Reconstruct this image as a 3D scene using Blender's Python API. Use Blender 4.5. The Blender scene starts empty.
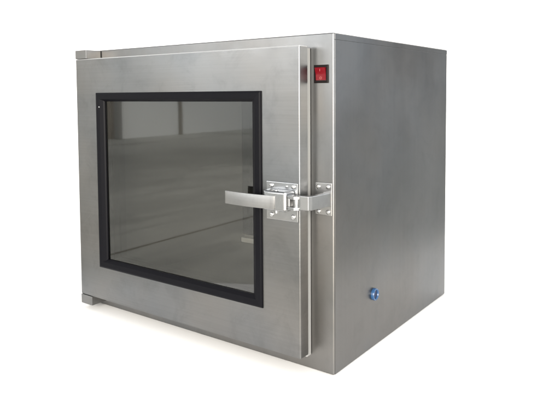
import bpy, bmesh, math
from mathutils import Vector, Matrix

S = bpy.context.scene
COL = S.collection
PI = math.pi

# ------------------------------------------------------------------ materials
def new_mat(name):
    m = bpy.data.materials.new(name)
    m.use_nodes = True
    nt = m.node_tree
    b = nt.nodes['Principled BSDF']
    return m, nt, b

def plain(name, col, rough=0.5, metal=0.0, spec=0.5, coat=0.0):
    m, nt, b = new_mat(name)
    b.inputs['Base Color'].default_value = (*col, 1)
    b.inputs['Roughness'].default_value = rough
    b.inputs['Metallic'].default_value = metal
    b.inputs['Specular IOR Level'].default_value = spec
    b.inputs['Coat Weight'].default_value = coat
    return m

def steel(name, col, rough, stretch, grain=0.05, wave=0.012, var=0.10, rvar=0.08, smudge=0.10):
    """brushed sheet steel: fine streaks across `stretch` axis scale, cloudy handling marks, slight sheet waviness"""
    m, nt, b = new_mat(name)
    N, L = nt.nodes, nt.links
    tc = N.new('ShaderNodeTexCoord')
    mp = N.new('ShaderNodeMapping'); mp.inputs['Scale'].default_value = stretch
    L.new(tc.outputs['Object'], mp.inputs['Vector'])
    fine = N.new('ShaderNodeTexNoise'); fine.inputs['Scale'].default_value = 1.0
    fine.inputs['Detail'].default_value = 4; fine.inputs['Roughness'].default_value = 0.65
    L.new(mp.outputs['Vector'], fine.inputs['Vector'])
    cloud = N.new('ShaderNodeTexNoise'); cloud.inputs['Scale'].default_value = 5.0
    cloud.inputs['Detail'].default_value = 5; cloud.inputs['Roughness'].default_value = 0.6
    L.new(tc.outputs['Object'], cloud.inputs['Vector'])
    # colour: base * (1 +- var)
    mix = N.new('ShaderNodeMix'); mix.data_type = 'FLOAT'; mix.inputs[0].default_value = 0.45
    L.new(fine.outputs['Fac'], mix.inputs[2]); L.new(cloud.outputs['Fac'], mix.inputs[3])
    mr = N.new('ShaderNodeMapRange')
    mr.inputs['From Min'].default_value = 0.3; mr.inputs['From Max'].default_value = 0.7
    mr.inputs['To Min'].default_value = 1 - var; mr.inputs['To Max'].default_value = 1 + var
    L.new(mix.outputs[0], mr.inputs['Value'])
    # heat / handling tint: patches drifting between bluish and warm grey
    tn = N.new('ShaderNodeTexNoise'); tn.inputs['Scale'].default_value = 4.3; tn.inputs['Detail'].default_value = 3
    L.new(tc.outputs['Object'], tn.inputs['Vector'])
    tr = N.new('ShaderNodeValToRGB')
    c0 = Vector(col)
    tr.color_ramp.elements[0].position = 0.36; tr.color_ramp.elements[0].color = (c0.x * .975, c0.y * 1.0, c0.z * 1.03, 1)
    tr.color_ramp.elements[1].position = 0.66; tr.color_ramp.elements[1].color = (c0.x * 1.035, c0.y * 1.0, c0.z * .965, 1)
    L.new(tn.outputs['Fac'], tr.inputs['Fac'])
    # smudges: soft darker finger and rag marks
    sm = N.new('ShaderNodeTexNoise'); sm.inputs['Scale'].default_value = 17.0; sm.inputs['Detail'].default_value = 6
    sm.inputs['Roughness'].default_value = 0.7; sm.inputs['Distortion'].default_value = 0.6
    L.new(tc.outputs['Object'], sm.inputs['Vector'])
    s2 = N.new('ShaderNodeMapRange'); s2.interpolation_type = 'SMOOTHSTEP'
    s2.inputs['From Min'].default_value = 0.28; s2.inputs['From Max'].default_value = 0.56
    s2.inputs['To Min'].default_value = 1 - smudge; s2.inputs['To Max'].default_value = 1.0
    L.new(sm.outputs['Fac'], s2.inputs['Value'])
    mu = N.new('ShaderNodeMath'); mu.operation = 'MULTIPLY'
    L.new(mr.outputs['Result'], mu.inputs[0]); L.new(s2.outputs['Result'], mu.inputs[1])
    vm = N.new('ShaderNodeVectorMath'); vm.operation = 'SCALE'
    L.new(tr.outputs['Color'], vm.inputs[0])
    L.new(mu.outputs[0], vm.inputs['Scale'])
    L.new(vm.outputs['Vector'], b.inputs['Base Color'])
    rr = N.new('ShaderNodeMapRange')
    rr.inputs['From Min'].default_value = 0.3; rr.inputs['From Max'].default_value = 0.7
    rr.inputs['To Min'].default_value = rough - rvar; rr.inputs['To Max'].default_value = rough + rvar
    L.new(cloud.outputs['Fac'], rr.inputs['Value'])
    L.new(rr.outputs['Result'], b.inputs['Roughness'])
    b.inputs['Metallic'].default_value = 1.0
    # bump: grain then waviness
    bp = N.new('ShaderNodeBump'); bp.inputs['Strength'].default_value = grain; bp.inputs['Distance'].default_value = 0.001
    L.new(fine.outputs['Fac'], bp.inputs['Height'])
    wv = N.new('ShaderNodeTexNoise'); wv.inputs['Scale'].default_value = 3.2; wv.inputs['Detail'].default_value = 1
    L.new(tc.outputs['Object'], wv.inputs['Vector'])
    bw = N.new('ShaderNodeBump'); bw.inputs['Strength'].default_value = 1.0; bw.inputs['Distance'].default_value = wave
    L.new(wv.outputs['Fac'], bw.inputs['Height'])
    L.new(bw.outputs['Normal'], bp.inputs['Normal'])
    L.new(bp.outputs['Normal'], b.inputs['Normal'])
    return m

M = {}
M['door_steel'] = steel('door_steel', (0.205, 0.206, 0.205), 0.34, (5, 5, 330), grain=0.06, wave=0.006, var=0.07, rvar=0.08, smudge=0.13)
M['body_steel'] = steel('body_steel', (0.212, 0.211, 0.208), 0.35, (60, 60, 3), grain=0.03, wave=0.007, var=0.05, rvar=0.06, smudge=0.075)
M['shaded_side_steel'] = steel('shaded_side_steel', (0.166, 0.166, 0.165), 0.33, (60, 60, 3), grain=0.03, wave=0.007, var=0.05, rvar=0.06, smudge=0.085)  # body steel darkened, shade of the right side put into the colour
M['edge_highlight'] = plain('painted_edge_highlight', (0.80, 0.80, 0.79), 0.45, 1.0)  # pale colour stands in for the highlight on the door's top edge
M['inner_steel'] = plain('inner_steel', (0.46, 0.455, 0.435), 0.42, 0.45)
M['chrome'] = steel('cast_chrome', (0.38, 0.38, 0.38), 0.27, (60, 60, 60), grain=0.03, wave=0.0, var=0.06, rvar=0.05)
M['lever'] = steel('lever_steel', (0.345, 0.34, 0.335), 0.40, (10, 10, 500), grain=0.05, wave=0.0, var=0.06, rvar=0.05)
M['screw'] = plain('screw_steel', (0.6, 0.6, 0.6), 0.25, 1.0)
M['gasket'] = plain('black_gasket', (0.0035, 0.0035, 0.005), 0.40, spec=0.09)
M['spacer'] = plain('glazing_spacer', (0.018, 0.016, 0.015), 0.5)
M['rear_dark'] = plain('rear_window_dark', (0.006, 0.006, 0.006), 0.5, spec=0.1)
M['sill'] = plain('white_sill', (0.85, 0.85, 0.83), 0.5)
M['seal'] = plain('white_silicone', (0.30, 0.30, 0.293), 0.5)
M['black_plastic'] = plain('black_plastic', (0.008, 0.006, 0.006), 0.36, spec=0.08)
M['red_plastic'] = plain('red_plastic', (0.12, 0.002, 0.006), 0.22, spec=0.35, coat=0.0)
M['mark'] = plain('switch_mark', (0.30, 0.09, 0.08), 0.4)
M['blue_plastic'] = plain('blue_plastic', (0.020, 0.070, 0.17), 0.25, coat=0.4)
M['bore_shade'] = plain('bore_shade', (0.004, 0.012, 0.045), 0.4)
M['paper'] = plain('white_paper', (0.96, 0.96, 0.96), 0.9, spec=0.0)
M['wall_paint'] = plain('wall_paint', (0.80, 0.81, 0.80), 0.8)
M['dark_door'] = plain('dark_door_paint', (0.22, 0.20, 0.17), 0.6)
M['jamb'] = plain('jamb_paint', (0.75, 0.75, 0.73), 0.6)

# window glass: thin coated pane, tinted, fresnel reflection
def glass(name, tint, ior):
    m = bpy.data.materials.new(name); m.use_nodes = True
    nt = m.node_tree; N, L = nt.nodes, nt.links
    N.remove(N['Principled BSDF'])
    out = N['Material Output']
    tr = N.new('ShaderNodeBsdfTransparent'); tr.inputs['Color'].default_value = (*tint, 1)
    gl = N.new('ShaderNodeBsdfGlossy'); gl.inputs['Roughness'].default_value = 0.03
    gl.inputs['Color'].default_value = (0.97, 0.97, 0.95, 1)
    fr = N.new('ShaderNodeFresnel'); fr.inputs['IOR'].default_value = ior
    mx = N.new('ShaderNodeMixShader')
    L.new(fr.outputs[0], mx.inputs[0]); L.new(tr.outputs[0], mx.inputs[1]); L.new(gl.outputs[0], mx.inputs[2])
    L.new(mx.outputs[0], out.inputs['Surface'])
    return m
M['glass'] = glass('window_glass', (0.92, 0.92, 0.895), 2.08)
M['rear_glass'] = glass('rear_window_glass', (0.93, 0.93, 0.91), 1.9)

def concrete():
    m, nt, b = new_mat('concrete')
    N, L = nt.nodes, nt.links
    tc = N.new('ShaderNodeTexCoord')
    n1 = N.new('ShaderNodeTexNoise'); n1.inputs['Scale'].default_value = 2.2; n1.inputs['Detail'].default_value = 7
    n1.inputs['Roughness'].default_value = 0.65
    L.new(tc.outputs['Object'], n1.inputs['Vector'])
    cr = N.new('ShaderNodeValToRGB')
    cr.color_ramp.elements[0].position = 0.3; cr.color_ramp.elements[0].color = (0.36, 0.36, 0.335, 1)
    cr.color_ramp.elements[1].position = 0.7; cr.color_ramp.elements[1].color = (0.50, 0.50, 0.465, 1)
    L.new(n1.outputs['Fac'], cr.inputs['Fac'])
    # worn drag marks and damp stains across the slab
    mp = N.new('ShaderNodeMapping'); mp.inputs['Scale'].default_value = (9.0, 1.6, 1.0); mp.inputs['Rotation'].default_value = (0, 0, 0.35)
    L.new(tc.outputs['Object'], mp.inputs['Vector'])
    n2 = N.new('ShaderNodeTexNoise'); n2.inputs['Scale'].default_value = 1.0; n2.inputs['Detail'].default_value = 8
    n2.inputs['Roughness'].default_value = 0.7; n2.inputs['Distortion'].default_value = 0.5
    L.new(mp.outputs['Vector'], n2.inputs['Vector'])
    m2 = N.new('ShaderNodeMapRange'); m2.inputs['From Min'].default_value = 0.34; m2.inputs['From Max'].default_value = 0.56
    m2.inputs['To Min'].default_value = 0.76; m2.inputs['To Max'].default_value = 1.06
    L.new(n2.outputs['Fac'], m2.inputs['Value'])
    vs = N.new('ShaderNodeVectorMath'); vs.operation = 'SCALE'
    L.new(cr.outputs['Color'], vs.inputs[0]); L.new(m2.outputs['Result'], vs.inputs['Scale'])
    L.new(vs.outputs['Vector'], b.inputs['Base Color'])
    b.inputs['Roughness'].default_value = 0.55
    bp = N.new('ShaderNodeBump'); bp.inputs['Strength'].default_value = 0.2; bp.inputs['Distance'].default_value = 0.004
    L.new(n1.outputs['Fac'], bp.inputs['Height']); L.new(bp.outputs['Normal'], b.inputs['Normal'])
    return m
M['concrete'] = concrete()
M['joint'] = plain('floor_joint', (0.17, 0.165, 0.15), 0.8)

# ------------------------------------------------------------------ mesh helpers
ROOT = Vector((0.35, 0.287, 0.0))

def obj(name, bm, mat, parent=None, off=None, smooth=False):
    off = ROOT if off is None else Vector(off)
    bmesh.ops.recalc_face_normals(bm, faces=bm.faces)
    if off.length > 0:
        bmesh.ops.translate(bm, verts=bm.verts, vec=-off)
    me = bpy.data.meshes.new(name); bm.to_mesh(me); bm.free()
    mats = mat if isinstance(mat, (list, tuple)) else [mat]
    for mm in mats: me.materials.append(mm)
    if smooth:
        for p in me.polygons: p.use_smooth = True
    o = bpy.data.objects.new(name, me); COL.objects.link(o)
    if parent is not None: o.parent = parent
    else: o.location = off
    return o

def smooth_angle(o, deg=35):
    me = o.data
    for p in me.polygons: p.use_smooth = True
    bm = bmesh.new(); bm.from_mesh(me)
    for e in bm.edges:
        if len(e.link_faces) == 2 and e.calc_face_angle(0) > math.radians(deg): e.smooth = False
    bm.to_mesh(me); bm.free()

def merge(bm, src):
    me = bpy.data.meshes.new('tmp'); src.to_mesh(me); src.free()
    bm.from_mesh(me); bpy.data.meshes.remove(me)

def box(bm, x0, x1, y0, y1, z0, z1, bev=0.0, seg=2):
    t = bmesh.new()
    bmesh.ops.create_cube(t, size=1.0)
    for v in t.verts:
        v.co = Vector((x0 + (v.co.x + .5) * (x1 - x0), y0 + (v.co.y + .5) * (y1 - y0), z0 + (v.co.z + .5) * (z1 - z0)))
    if bev > 0:
        bmesh.ops.bevel(t, geom=list(t.edges), offset=bev, segments=seg, profile=0.6, affect='EDGES')
    merge(bm, t)

def prism(bm, poly, z0, z1, bev=0.0, seg=2):
    """poly in (x, y), extruded in z"""
    t = bmesh.new()
    lo = [t.verts.new((x, y, z0)) for x, y in poly]
    hi = [t.verts.new((x, y, z1)) for x, y in poly]
    t.faces.new(lo); t.faces.new(hi)
    n = len(poly)
    for i in range(n):
        t.faces.new((lo[i], lo[(i + 1) % n], hi[(i + 1) % n], hi[i]))
    bmesh.ops.recalc_face_normals(t, faces=t.faces)
    if bev > 0:
        bmesh.ops.bevel(t, geom=list(t.edges), offset=bev, segments=seg, profile=0.6, affect='EDGES')
    merge(bm, t)

def lathe(bm, prof, centre, axis, seg=32):
    """prof = [(r, h)], revolved about axis through centre; closed if the ends touch r=0"""
    axis = Vector(axis).normalized()
    rot = axis.to_track_quat('Z', 'Y').to_matrix()
    t = bmesh.new()
    rings = []
    for r, h in prof:
        if r < 1e-7:
            rings.append([t.verts.new((0, 0, h))])
        else:
            rings.append([t.verts.new((r * math.cos(2 * PI * k / seg), r * math.sin(2 * PI * k / seg), h)) for k in range(seg)])
    for a, b in zip(rings, rings[1:]):
        for k in range(seg):
            k2 = (k + 1) % seg
            if len(a) == 1 and len(b) == 1: continue
            if len(a) == 1: t.faces.new((a[0], b[k], b[k2]))
            elif len(b) == 1: t.faces.new((a[k], a[k2], b[0]))
            else: t.faces.new((a[k], a[k2], b[k2], b[k]))
    for v in t.verts: v.co = rot @ v.co + Vector(centre)
    bmesh.ops.recalc_face_normals(t, faces=t.faces)
    merge(bm, t)

def rect_loop(t, x0, x1, z0, z1, y):
    return [t.verts.new((x0, y, z0)), t.verts.new((x1, y, z0)), t.verts.new((x1, y, z1)), t.verts.new((x0, y, z1))]

def frame_loops(bm, loops, closed=True, bev=0.0, seg=2):
    """picture-frame solid: loops = [(x0,x1,z0,z1,y)] joined in order (and last to first)"""
    t = bmesh.new()
    R = [rect_loop(t, *l) for l in loops]
    pairs = list(zip(R, R[1:])) + ([(R[-1], R[0])] if closed else [])
    for a, b in pairs:
        for k in range(4):
            k2 = (k + 1) % 4
            t.faces.new((a[k], a[k2], b[k2], b[k]))
    bmesh.ops.recalc_face_normals(t, faces=t.faces)
    if bev > 0:
        es = [e for e in t.edges if len(e.link_faces) == 2 and e.calc_face_angle(0) > 0.5]
        bmesh.ops.bevel(t, geom=es, offset=bev, segments=seg, profile=0.6, affect='EDGES')
    merge(bm, t)

# ------------------------------------------------------------------ the pass box
W, D, H, T = 0.70, 0.574, 0.638, 0.044        # width, depth, height, how far the door front stands out

box_root = bpy.data.objects.new('pass_box', None); COL.objects.link(box_root)
box_root.location = ROOT
box_root['label'] = 'brushed stainless steel pass box with black framed window door and lever latch'
box_root['category'] = 'pass box'

# body shell: closed outer skin with the front opening, then the chamber liner inside it
CX0, CX1, CZ0, CZ1, CY = 0.065, 0.585, 0.0610, 0.555, D - 0.045
b = bmesh.new()
frame_loops(b, [(0, W, 0, H, D), (0, W, 0, H, 0), (CX0, CX1, CZ0, CZ1, 0), (CX0, CX1, CZ0, CZ1, 0.004)], closed=False)
t = bmesh.new()
l0 = rect_loop(t, 0, W, 0, H, D); t.faces.new(l0)
merge(b, t)
bmesh.ops.remove_doubles(b, verts=b.verts, dist=1e-5)
bmesh.ops.recalc_face_normals(b, faces=b.faces)
es = [e for e in b.edges if len(e.link_faces) == 2 and e.calc_face_angle(0) > 0.5]
bmesh.ops.bevel(b, geom=es, offset=0.0033, segments=4, profile=0.6, affect='EDGES')
obj('body', b, M['body_steel'], box_root)
b = bmesh.new()
g = 0.0006
frame_loops(b, [(CX0 - g, CX1 + g, CZ0 - g, CZ1 + g, 0.0034), (CX0 - g, CX1 + g, CZ0 - g, CZ1 + g, CY),
                (CX0 - .004, CX1 + .004, CZ0 - .004, CZ1 + .004, CY), (CX0 - .004, CX1 + .004, CZ0 - .004, CZ1 + .004, 0.0034)])
box(b, CX0 - .004, CX1 + .004, CY + 0.0002, CY + 0.004, CZ0 - .004, CZ1 + .004)
chamber = obj('chamber', b, M['inner_steel'], box_root)
# the closed far door seen through the chamber: dark window over a pale sill
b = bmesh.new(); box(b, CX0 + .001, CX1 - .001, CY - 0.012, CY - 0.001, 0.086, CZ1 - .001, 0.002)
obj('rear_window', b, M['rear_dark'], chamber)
b = bmesh.new(); box(b, CX0 + .001, CX1 - .001, CY - 0.020, CY - 0.001, 0.0625, 0.0775, 0.002)
obj('rear_sill', b, M['sill'], chamber)

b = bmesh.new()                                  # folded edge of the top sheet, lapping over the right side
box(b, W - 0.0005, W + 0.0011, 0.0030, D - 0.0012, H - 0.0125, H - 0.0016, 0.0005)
obj('top_lip', b, M['shaded_side_steel'], box_root)
b = bmesh.new()                                  # added skin on the right side, shade painted in as darker steel
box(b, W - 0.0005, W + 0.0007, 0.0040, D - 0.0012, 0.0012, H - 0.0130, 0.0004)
obj('shaded_side_skin', b, M['shaded_side_steel'], box_root)

# hinge blocks at the left corner, above and below the door
for z0, z1 in ((0.6156, 0.6365), (0.0115, 0.0341)):
    b = bmesh.new()
    box(b, 0.0, 0.042, -0.0445, -0.0012, z0, z1, 0.0014)
    obj('hinge', b, M['body_steel'], box_root)

# white silicone seal between door and body
b = bmesh.new()
frame_loops(b, [(0.012, 0.6503, 0.0285, 0.6120, -0.0155), (0.012, 0.6503, 0.0285, 0.6120, -0.0010),
                (0.034, 0.6300, 0.052, 0.590, -0.0010), (0.034, 0.6300, 0.052, 0.590, -0.0155)], bev=0.001)
obj('door_seal', b, M['seal'], box_root)

# door leaf with its window cut out
gx0, gx1, gz0, gz1 = 0.0770, 0.5685, 0.1145, 0.5336
dx0, dx1, dz0, dz1 = 0.0, 0.6545, 0.0345, 0.6152
ox0, ox1, oz0, oz1 = gx0 + .012, gx1 - .012, gz0 + .012, gz1 - .012
b = bmesh.new()
frame_loops(b, [(dx0, dx1, dz0, dz1, -T), (dx0, dx1, dz0, dz1, -0.016),
                (ox0, ox1, oz0, oz1, -0.016), (ox0, ox1, oz0, oz1, -T)], bev=0.0030, seg=4)
door = obj('door', b, [M['door_steel'], M['edge_highlight']], box_root)
for p in door.data.polygons:                     # folded top edge: its highlight is painted as paler steel
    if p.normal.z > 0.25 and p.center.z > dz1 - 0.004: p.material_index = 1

# black window gasket with mitred sloping face
ix0, ix1, iz0, iz1 = 0.1030, 0.5435, 0.1360, 0.5130
b = bmesh.new()
frame_loops(b, [
    (gx0, gx1, gz0, gz1, -T - 0.0003),
    (gx0 + .0008, gx1 - .0008, gz0 + .0008, gz1 - .0008, -T - 0.0030),
    (gx0 + .0040, gx1 - .0040, gz0 + .0040, gz1 - .0040, -T - 0.0042),
    (gx0 + .0150, gx1 - .0150, gz0 + .0150, gz1 - .0150, -T - 0.0036),
    (ix0 - .0022, ix1 + .0022, iz0 - .0022, iz1 + .0022, -T + 0.0005),
    (ix0, ix1, iz0, iz1, -T + 0.0030),
    (ix0, ix1, iz0, iz1, -T + 0.0058),
    (ox0 + .001, ox1 - .001, oz0 + .001, oz1 - .001, -T + 0.0058),
    (ox0 + .001, ox1 - .001, oz0 + .001, oz1 - .001, -T - 0.0003),
])
gk = obj('window_gasket', b, M['gasket'], door)
b = bmesh.new()
lathe(b, [(0.0, 0.0), (0.0021, 0.0), (0.0019, 0.0006), (0.0010, 0.0010), (0, 0.0011)], (gx0 + 0.0135, -T - 0.0036, 0.5000), (0, -1, 0), 16)
obj('gasket_screw', b, M['screw'], door)

# double glazing: two panes and the spacer between them
b = bmesh.new(); box(b, ox0 + .004, ox1 - .004, -T + 0.0062, -T + 0.0082, oz0 + .004, oz1 - .004)
# a thin pane is one reflecting sheet: keep the front face only
for f in [f for f in b.faces if f.normal.y > -0.5]: b.faces.remove(f)
obj('window_pane', b, M['glass'], door)
b = bmesh.new()
t = bmesh.new(); l = rect_loop(t, ox0 + .004, ox1 - .004, oz0 + .004, oz1 - .004, -0.0185); t.faces.new(l); merge(b, t)
obj('window_pane', b, M['rear_glass'], door)
b = bmesh.new()
frame_loops(b, [(ox0 + .002, ox1 - .002, oz0 + .002, oz1 - .002, -T + .0088), (ox0 + .002, ox1 - .002, oz0 + .002, oz1 - .002, -0.019),
                (ix0 - .004, ix1 + .004, iz0 - .004, iz1 + .004, -0.019), (ix0 - .004, ix1 + .004, iz0 - .004, iz1 + .004, -T + .0088)])
obj('glazing_spacer', b, M['spacer'], door)

# ---- latch on the door
def screw(x, y, z, r, parent, axis=(0, -1, 0)):
    b = bmesh.new()
    lathe(b, [(0, 0), (r, 0), (r * .98, r * .25), (r * .78, r * .48), (r * .35, r * .56), (r * .25, r * .36), (0, r * .32)], (x, y, z), axis, 24)
    o = obj('screw', b, M['screw'], parent, smooth=False); smooth_angle(o, 50)
    return o

b = bmesh.new()
box(b, 0.5800, 0.6515, -T - 0.0030, -T - 0.0003, 0.2920, 0.3635, 0.0011)
plate = obj('latch_plate', b, M['chrome'], box_root)
for (x, z, r) in ((0.5925, 0.3565, .0047), (0.6425, 0.3570, .0047), (0.6270, 0.3565, .0026), (0.5925, 0.3010, .0047), (0.6415, 0.3010, .0047)):
    screw(x, -T - 0.0030, z, r, plate)

# raised cam housing: a pressed hood, open on the left where the lever comes out
b = bmesh.new()
hood = [(0.5860, -T - .0031), (0.5900, -T - .0265), (0.5930, -T - .0292), (0.6395, -T - .0300), (0.6425, -T - .0270), (0.6450, -T - .0031)]
prism(b, hood, 0.3140, 0.3505, 0.0042, 4)
house = obj('latch_housing', b, M['chrome'], box_root)

b = bmesh.new()                                   # lever: long flat bar, slightly bowed
N_ = 14
outer, inner = [], []
for i in range(N_ + 1):
    u = i / N_
    x = 0.5015 + u * (0.6185 - 0.5015)
    y = -T - 0.0305 - 0.0050 * math.sin(PI * min(1, u * 1.05)) ** 1.0 - 0.001
    outer.append((x, y)); inner.append((x, y + 0.0045))
prism(b, outer + inner[::-1], 0.3170, 0.3418, 0.0008, 2)
lever = obj('lever', b, M['lever'], box_root); smooth_angle(lever, 30)
b = bmesh.new()                                   # pivot pin at the end of the lever
lathe(b, [(0, 0), (0.0042, 0), (0.0042, 0.0430), (0.0034, 0.0440), (0, 0.0443)], (0.6165, -T - 0.0215, 0.3090), (0, 0, 1), 20)
o = obj('pivot_pin', b, M['chrome'], lever); smooth_angle(o, 40)

b = bmesh.new()                                   # claw: two jaws and a web that hook over the roller
web = [(0.6400, -T - .0070), (0.6440, -T - .0265), (0.6600, -T - .0290), (0.6672, -T - .0240), (0.6680, -T - .0150), (0.6630, -T - .0150),
       (0.6625, -T - .0210), (0.6570, -T - .0230), (0.6500, -T - .0205), (0.6485, -T - .0070)]
prism(b, web, 0.3185, 0.3240, 0.0009)
prism(b, web, 0.3385, 0.3440, 0.0009)
prism(b, [(0.6400, -T - .0072), (0.6438, -T - .0255), (0.6485, -T - .0245), (0.6485, -T - .0072)], 0.3241, 0.3384, 0.0007)
claw = obj('claw', b, M['chrome'], house)
b = bmesh.new()
lathe(b, [(0, 0), (0.0040, 0), (0.0056, 0.0012), (0.0060, 0.003), (0.0060, 0.025), (0.0056, 0.0268), (0.0040, 0.028), (0, 0.028)],
      (0.6585, -T - .0175, 0.3173), (0, 0, 1), 24)
o = obj('roller', b, M['chrome'], house); smooth_angle(o, 40)

# ---- strike on the body
b = bmesh.new()
box(b, 0.6615, 0.6975, -0.0031, -0.0003, 0.3015, 0.3625, 0.0011)
strike = obj('strike_plate', b, M['chrome'], box_root)
for (x, z) in ((0.6685, 0.3545), (0.6895, 0.3555), (0.6690, 0.3085), (0.6895, 0.3085)):
    screw(x, -0.0031, z, .0044, strike)
b = bmesh.new()                                   # arm standing out from the plate to the roller
arm = [(0.6960, -0.0032), (0.6955, -0.0140), (0.6895, -0.0580), (0.6860, -0.0655), (0.6700, -0.0668), (0.6640, -0.0655),
       (0.6640, -0.0610), (0.6770, -0.0570), (0.6815, -0.0500), (0.6850, -0.0160), (0.6800, -0.0032)]
prism(b, arm, 0.3200, 0.3455, 0.0012, 3)
obj('strike_arm', b, M['chrome'], strike)

# ---- red rocker switch on the front of the body
sx0, sx1, sz0, sz1 = 0.6585, 0.6890, 0.5470, 0.5803
b = bmesh.new()
frame_loops(b, [(sx0, sx1, sz0, sz1, -0.0003), (sx0, sx1, sz0, sz1, -0.0018), (sx0 + .0012, sx1 - .0012, sz0 + .0012, sz1 - .0012, -0.0030),
                (sx0 + .0036, sx1 - .0036, sz0 + .0042, sz1 - .0042, -0.0030), (sx0 + .0040, sx1 - .0040, sz0 + .0046, sz1 - .0046, -0.0003)])
sw = obj('power_switch', b, M['black_plastic'], box_root)
b = bmesh.new()                                   # rocker, pressed in at the bottom
t = bmesh.new()
zm = 0.5 * (sz0 + sz1)
prof = [(-0.0004, sz0 + .0048), (-0.0024, sz0 + .0050), (-0.0030, zm - .001), (-0.0034, zm + .001), (-0.0068, sz1 - .0054), (-0.0062, sz1 - .0048), (-0.0004, sz1 - .0048)]
x0, x1 = sx0 + .0043, sx1 - .0043
A = [t.verts.new((x0, y, z)) for y, z in prof]; Bv = [t.verts.new((x1, y, z)) for y, z in prof]
t.faces.new(A); t.faces.new(Bv)
for i in range(len(prof)):
    j = (i + 1) % len(prof); t.faces.new((A[i], A[j], Bv[j], Bv[i]))
bmesh.ops.recalc_face_normals(t, faces=t.faces)
bmesh.ops.bevel(t, geom=list(t.edges), offset=0.0004, segments=2, affect='EDGES')
merge(b, t)
obj('rocker', b, M['red_plastic'], sw)
b = bmesh.new()                                   # the moulded off ring and on bar
xc = 0.5 * (sx0 + sx1)
lathe(b, [(0.0017, 0), (0.0024, 0), (0.0024, 0.0004), (0.0017, 0.0004), (0.0017, 0)], (xc, -0.00268, sz0 + .0092), (0, -1, 0.05), 24)
box(b, xc - .0004, xc + .0004, -0.0061, -0.0053, sz1 - .0118, sz1 - .0070)
obj('switch_mark', b, M['mark'], sw)

# ---- blue hose port low on the right side
pc = (W + 0.0004, 0.161, 0.1120)
b = bmesh.new()
lathe(b, [(0.0088, 0.0004), (0.0124, 0.0004), (0.0126, 0.0050), (0.0121, 0.0066), (0.0114, 0.0072), (0.0100, 0.0068), (0.0090, 0.0054), (0.0088, 0.0020)], pc, (1, 0, 0), 40)
port = obj('hose_port', b, M['blue_plastic'], box_root); smooth_angle(port, 35)
b = bmesh.new()
lathe(b, [(0.0, 0.0042), (0.0087, 0.0042), (0.0087, 0.0008), (0, 0.0008)], pc, (1, 0, 0), 32)  # dark plug near the mouth, painted for the shade inside the hole
obj('bore_shade_plug', b, M['bore_shade'], port)

# ------------------------------------------------------------------ setting
def struct(o):
    o['kind'] = 'structure'; return o

# concrete floor with saw-cut joints
b = bmesh.new()
t = bmesh.new()
t.faces.new([t.verts.new(v) for v in ((-14, -14, -0.012), (14, -14, -0.012), (14, 12, -0.012), (-14, 12, -0.012))])
merge(b, t)
fl = struct(obj('floor', b, M['concrete'], None, (0, 0, -0.012)))
b = bmesh.new()
for x in (-0.372, -4.0, 3.4):
    box(b, x - 0.003, x + 0.003, -13.9, 11.9, -0.0119, -0.0085)
for y in (-5.6,):
    box(b, -13.9, 13.9, y - 0.004, y + 0.004, -0.0119, -0.0080)
struct(obj('floor_joint', b, M['joint'], None, (0, 0, -0.012)))

# white paper backdrop: lies under the box and sweeps up behind it and on the far left
def sweep():
    x0, x1, y0, y1 = -1.75, 0.93, -0.435, 1.75
    R, Hh = 0.45, 1.9
    bm = bmesh.new()
    # profile across the cove: (distance out from the inner edge, z)
    prof = [(0, 0)] + [(R * math.sin(a), R - R * math.cos(a)) for a in [PI / 2 * k / 10 for k in range(1, 11)]] + [(R, Hh)]
    RC = 0.55      # plan radius of the corner at the foot of the cove
    path = []      # (foot point, outward dir)
    ex, ey = x0 + R, y1 - R
    path.append((Vector((ex, 0.42, 0)), Vector((-1, 0, 0))))
    path.append((Vector((ex, ey - RC, 0)), Vector((-1, 0, 0))))
    for k in range(1, 12):
        a = PI - PI / 2 * k / 12
        path.append((Vector((ex + RC + RC * math.cos(a), ey - RC + RC * math.sin(a), 0)), Vector((math.cos(a), math.sin(a), 0))))
    path.append((Vector((ex + RC, ey, 0)), Vector((0, 1, 0))))
    path.append((Vector((x1, ey, 0)), Vector((0, 1, 0))))
    grid = []
    for p, d in path:
        grid.append([bm.verts.new(p + d * s + Vector((0, 0, z))) for s, z in prof])
    for a, c in zip(grid, grid[1:]):
        for i in range(len(prof) - 1):
            bm.faces.new((a[i], c[i], c[i + 1], a[i + 1]))
    foot = [g[0] for g in grid]
    front = [bm.verts.new(v) for v in ((x1, 1.20, 0), (1.105, 0.155, 0), (0.30, -0.455, 0), (-0.90, 0.185, 0), (ex, 0.395, 0))]
    # floor part
    f = [foot[i] for i in range(len(foot))] + front
    bm.faces.new(f)
    for f in bm.faces: f.smooth = True
    bmesh.ops.recalc_face_normals(bm, faces=bm.faces)
    return bm
b = sweep()
bd = struct(obj('backdrop', b, M['paper'], None, (0, 0, 0.0), smooth=True))
bd.location.z = -0.0006

# painted wall with a dark doorway, seen only mirrored in the window
b = bmesh.new()
wx = -4.70
box(b, wx - 0.15, wx, -3.15, 1.0, -0.012, 2.9)
box(b, wx - 0.15, wx, -11.0, -4.10, -0.012, 2.9)
box(b, wx - 0.15, wx, -4.10, -3.15, 2.15, 2.9)
wl = struct(obj('wall', b, M['wall_paint'], None, (wx, -3.5, 0)))
b = bmesh.new(); box(b, wx - 0.12, wx - 0.08, -4.06, -3.19, -0.008, 2.12, 0.004)
obj('wall_door', b, M['dark_door'], wl, (wx, -3.5, 0))
b = bmesh.new()
box(b, wx - 0.149, wx + 0.03, -4.20, -4.096, -0.012, 2.24, 0.006)
box(b, wx - 0.149, wx + 0.03, -3.154, -3.05, -0.012, 2.24, 0.006)
box(b, wx - 0.149, wx + 0.03, -4.0955, -3.1545, 2.14, 2.24, 0.006)
obj('door_frame', b, M['jamb'], wl, (wx, -3.5, 0))
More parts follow.
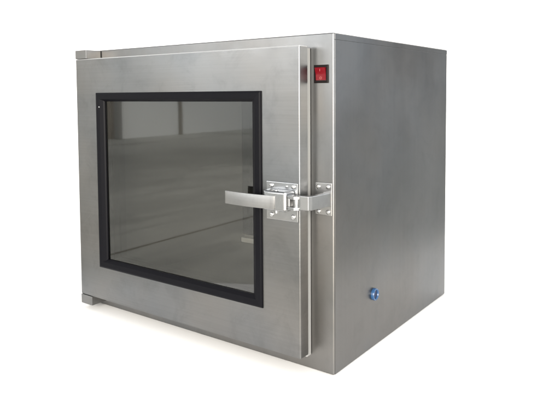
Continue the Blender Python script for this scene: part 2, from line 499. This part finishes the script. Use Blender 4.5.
b = bmesh.new(); box(b, wx + 0.001, wx + 0.02, -5.17, -5.11, -0.012, 2.9, 0.004)
obj('wall_trim', b, M['dark_door'], wl, (wx, -3.5, 0))

# ------------------------------------------------------------------ light
w = bpy.data.worlds.new('World'); S.world = w; w.use_nodes = True
nt = w.node_tree; N, L = nt.nodes, nt.links
bg = N['Background']; bg.inputs['Strength'].default_value = 0.95
tc = N.new('ShaderNodeTexCoord')          # room light: brighter towards the front left, dimmer to the right
dt = N.new('ShaderNodeVectorMath'); dt.operation = 'DOT_PRODUCT'
L.new(tc.outputs['Generated'], dt.inputs[0]); dt.inputs[1].default_value = Vector((-0.75, -0.62, 0.22)).normalized()
rp = N.new('ShaderNodeValToRGB')
mr = N.new('ShaderNodeMapRange'); mr.inputs['From Min'].default_value = -1; mr.inputs['From Max'].default_value = 1
L.new(dt.outputs['Value'], mr.inputs['Value']); L.new(mr.outputs['Result'], rp.inputs['Fac'])
rp.color_ramp.elements[0].position = 0.1; rp.color_ramp.elements[0].color = (1.92, 1.99, 2.06, 1)
rp.color_ramp.elements[1].position = 0.85; rp.color_ramp.elements[1].color = (1.15, 1.16, 1.17, 1)
# an unlit corner of the room, back right
d2 = N.new('ShaderNodeVectorMath'); d2.operation = 'DOT_PRODUCT'
L.new(tc.outputs['Generated'], d2.inputs[0]); d2.inputs[1].default_value = Vector((0.35, 0.93, 0.07)).normalized()
m2 = N.new('ShaderNodeMapRange'); m2.interpolation_type = 'SMOOTHSTEP'
m2.inputs['From Min'].default_value = 0.970; m2.inputs['From Max'].default_value = 0.988
m2.inputs['To Min'].default_value = 1.0; m2.inputs['To Max'].default_value = 0.06
L.new(d2.outputs['Value'], m2.inputs['Value'])
sc = N.new('ShaderNodeVectorMath'); sc.operation = 'SCALE'
L.new(rp.outputs['Color'], sc.inputs[0]); L.new(m2.outputs['Result'], sc.inputs['Scale'])
# made-up glow to lift the upright steel: bright at eye level, dimmer above
sp = N.new('ShaderNodeSeparateXYZ'); L.new(tc.outputs['Generated'], sp.inputs[0])
el = N.new('ShaderNodeValToRGB'); L.new(sp.outputs['Z'], el.inputs['Fac'])
e_ = el.color_ramp.elements
e_[0].position = 0.0; e_[0].color = (1.90, 1.90, 1.90, 1)
e_[1].position = 0.88; e_[1].color = (0.80, 0.80, 0.80, 1)
k_ = e_.new(0.20); k_.color = (1.30, 1.30, 1.30, 1)
k_ = e_.new(0.50); k_.color = (0.62, 0.62, 0.62, 1)
ml = N.new('ShaderNodeVectorMath'); ml.operation = 'MULTIPLY'
L.new(sc.outputs['Vector'], ml.inputs[0]); L.new(el.outputs['Color'], ml.inputs[1])
L.new(ml.outputs['Vector'], bg.inputs['Color'])

def area(name, loc, target, sx, sy, power, col=(1, 1, 1), spread=180):
    L = bpy.data.lights.new(name, 'AREA'); L.shape = 'RECTANGLE'; L.size = sx; L.size_y = sy
    L.energy = power; L.color = col; L.spread = math.radians(spread)
    o = bpy.data.objects.new(name, L); COL.objects.link(o); o.location = loc
    d = Vector(target) - Vector(loc)
    o.rotation_euler = d.to_track_quat('-Z', 'Y').to_euler()
    return o
area('overhead_softbox', (-0.2, 0.5, 7.0), (-0.2, 0.5, 0), 3.6, 3.2, 3, (0.97, 0.98, 1.0), 4)
area('added_front_fill', (-1.35, -3.0, 1.15), (0.55, 0, 0.55), 1.3, 0.9, 24, (1.0, 0.99, 0.97))  # unseen lamp added to lift the upper right of the door
area('window_light', (2.45, -2.9, 1.0), (0.6, 0, 0.4), 4.4, 2.3, 480, (1.0, 0.935, 0.84))
area('added_wall_fill', (-2.6, -5.0, 2.8), (-4.7, -5.0, 0.9), 3.0, 0.6, 70, (1.0, 0.99, 0.97), 110)  # unseen lamp added to brighten the mirrored wall

# ------------------------------------------------------------------ camera
f_px, cx, cy = 605.5482, 266.4643, 130.4321
yaw, pitch, roll = -0.6382, -0.0587, -0.0073
fw = Vector((math.sin(yaw) * math.cos(pitch), math.cos(yaw) * math.cos(pitch), math.sin(pitch)))
r = Vector((math.cos(yaw), -math.sin(yaw), 0)); up = r.cross(fw)
r2 = r * math.cos(roll) + up * math.sin(roll); u2 = -r * math.sin(roll) + up * math.cos(roll)
cam = bpy.data.cameras.new('camera'); co = bpy.data.objects.new('camera', cam); COL.objects.link(co)
m = Matrix((r2, u2, -fw)).transposed().to_4x4()
m.translation = Vector((1.2597, -0.9614, 0.526))
co.matrix_world = m
cam.sensor_width = 36.0; cam.sensor_fit = 'HORIZONTAL'
cam.lens = f_px / 560 * 36
cam.shift_x = (280 - cx) / 560
cam.shift_y = (cy - 200) / 560
cam.clip_start = 0.01; cam.clip_end = 200
S.camera = co

S.render.engine = 'CYCLES'
S.cycles.max_bounces = 12
S.cycles.sample_clamp_indirect = 2.5
S.cycles.blur_glossy = 1.0
S.cycles.caustics_reflective = False
S.cycles.transparent_max_bounces = 16
S.view_settings.view_transform = 'Standard'
S.view_settings.look = 'None'
S.view_settings.exposure = -0.25
S.view_settings.gamma = 1.0
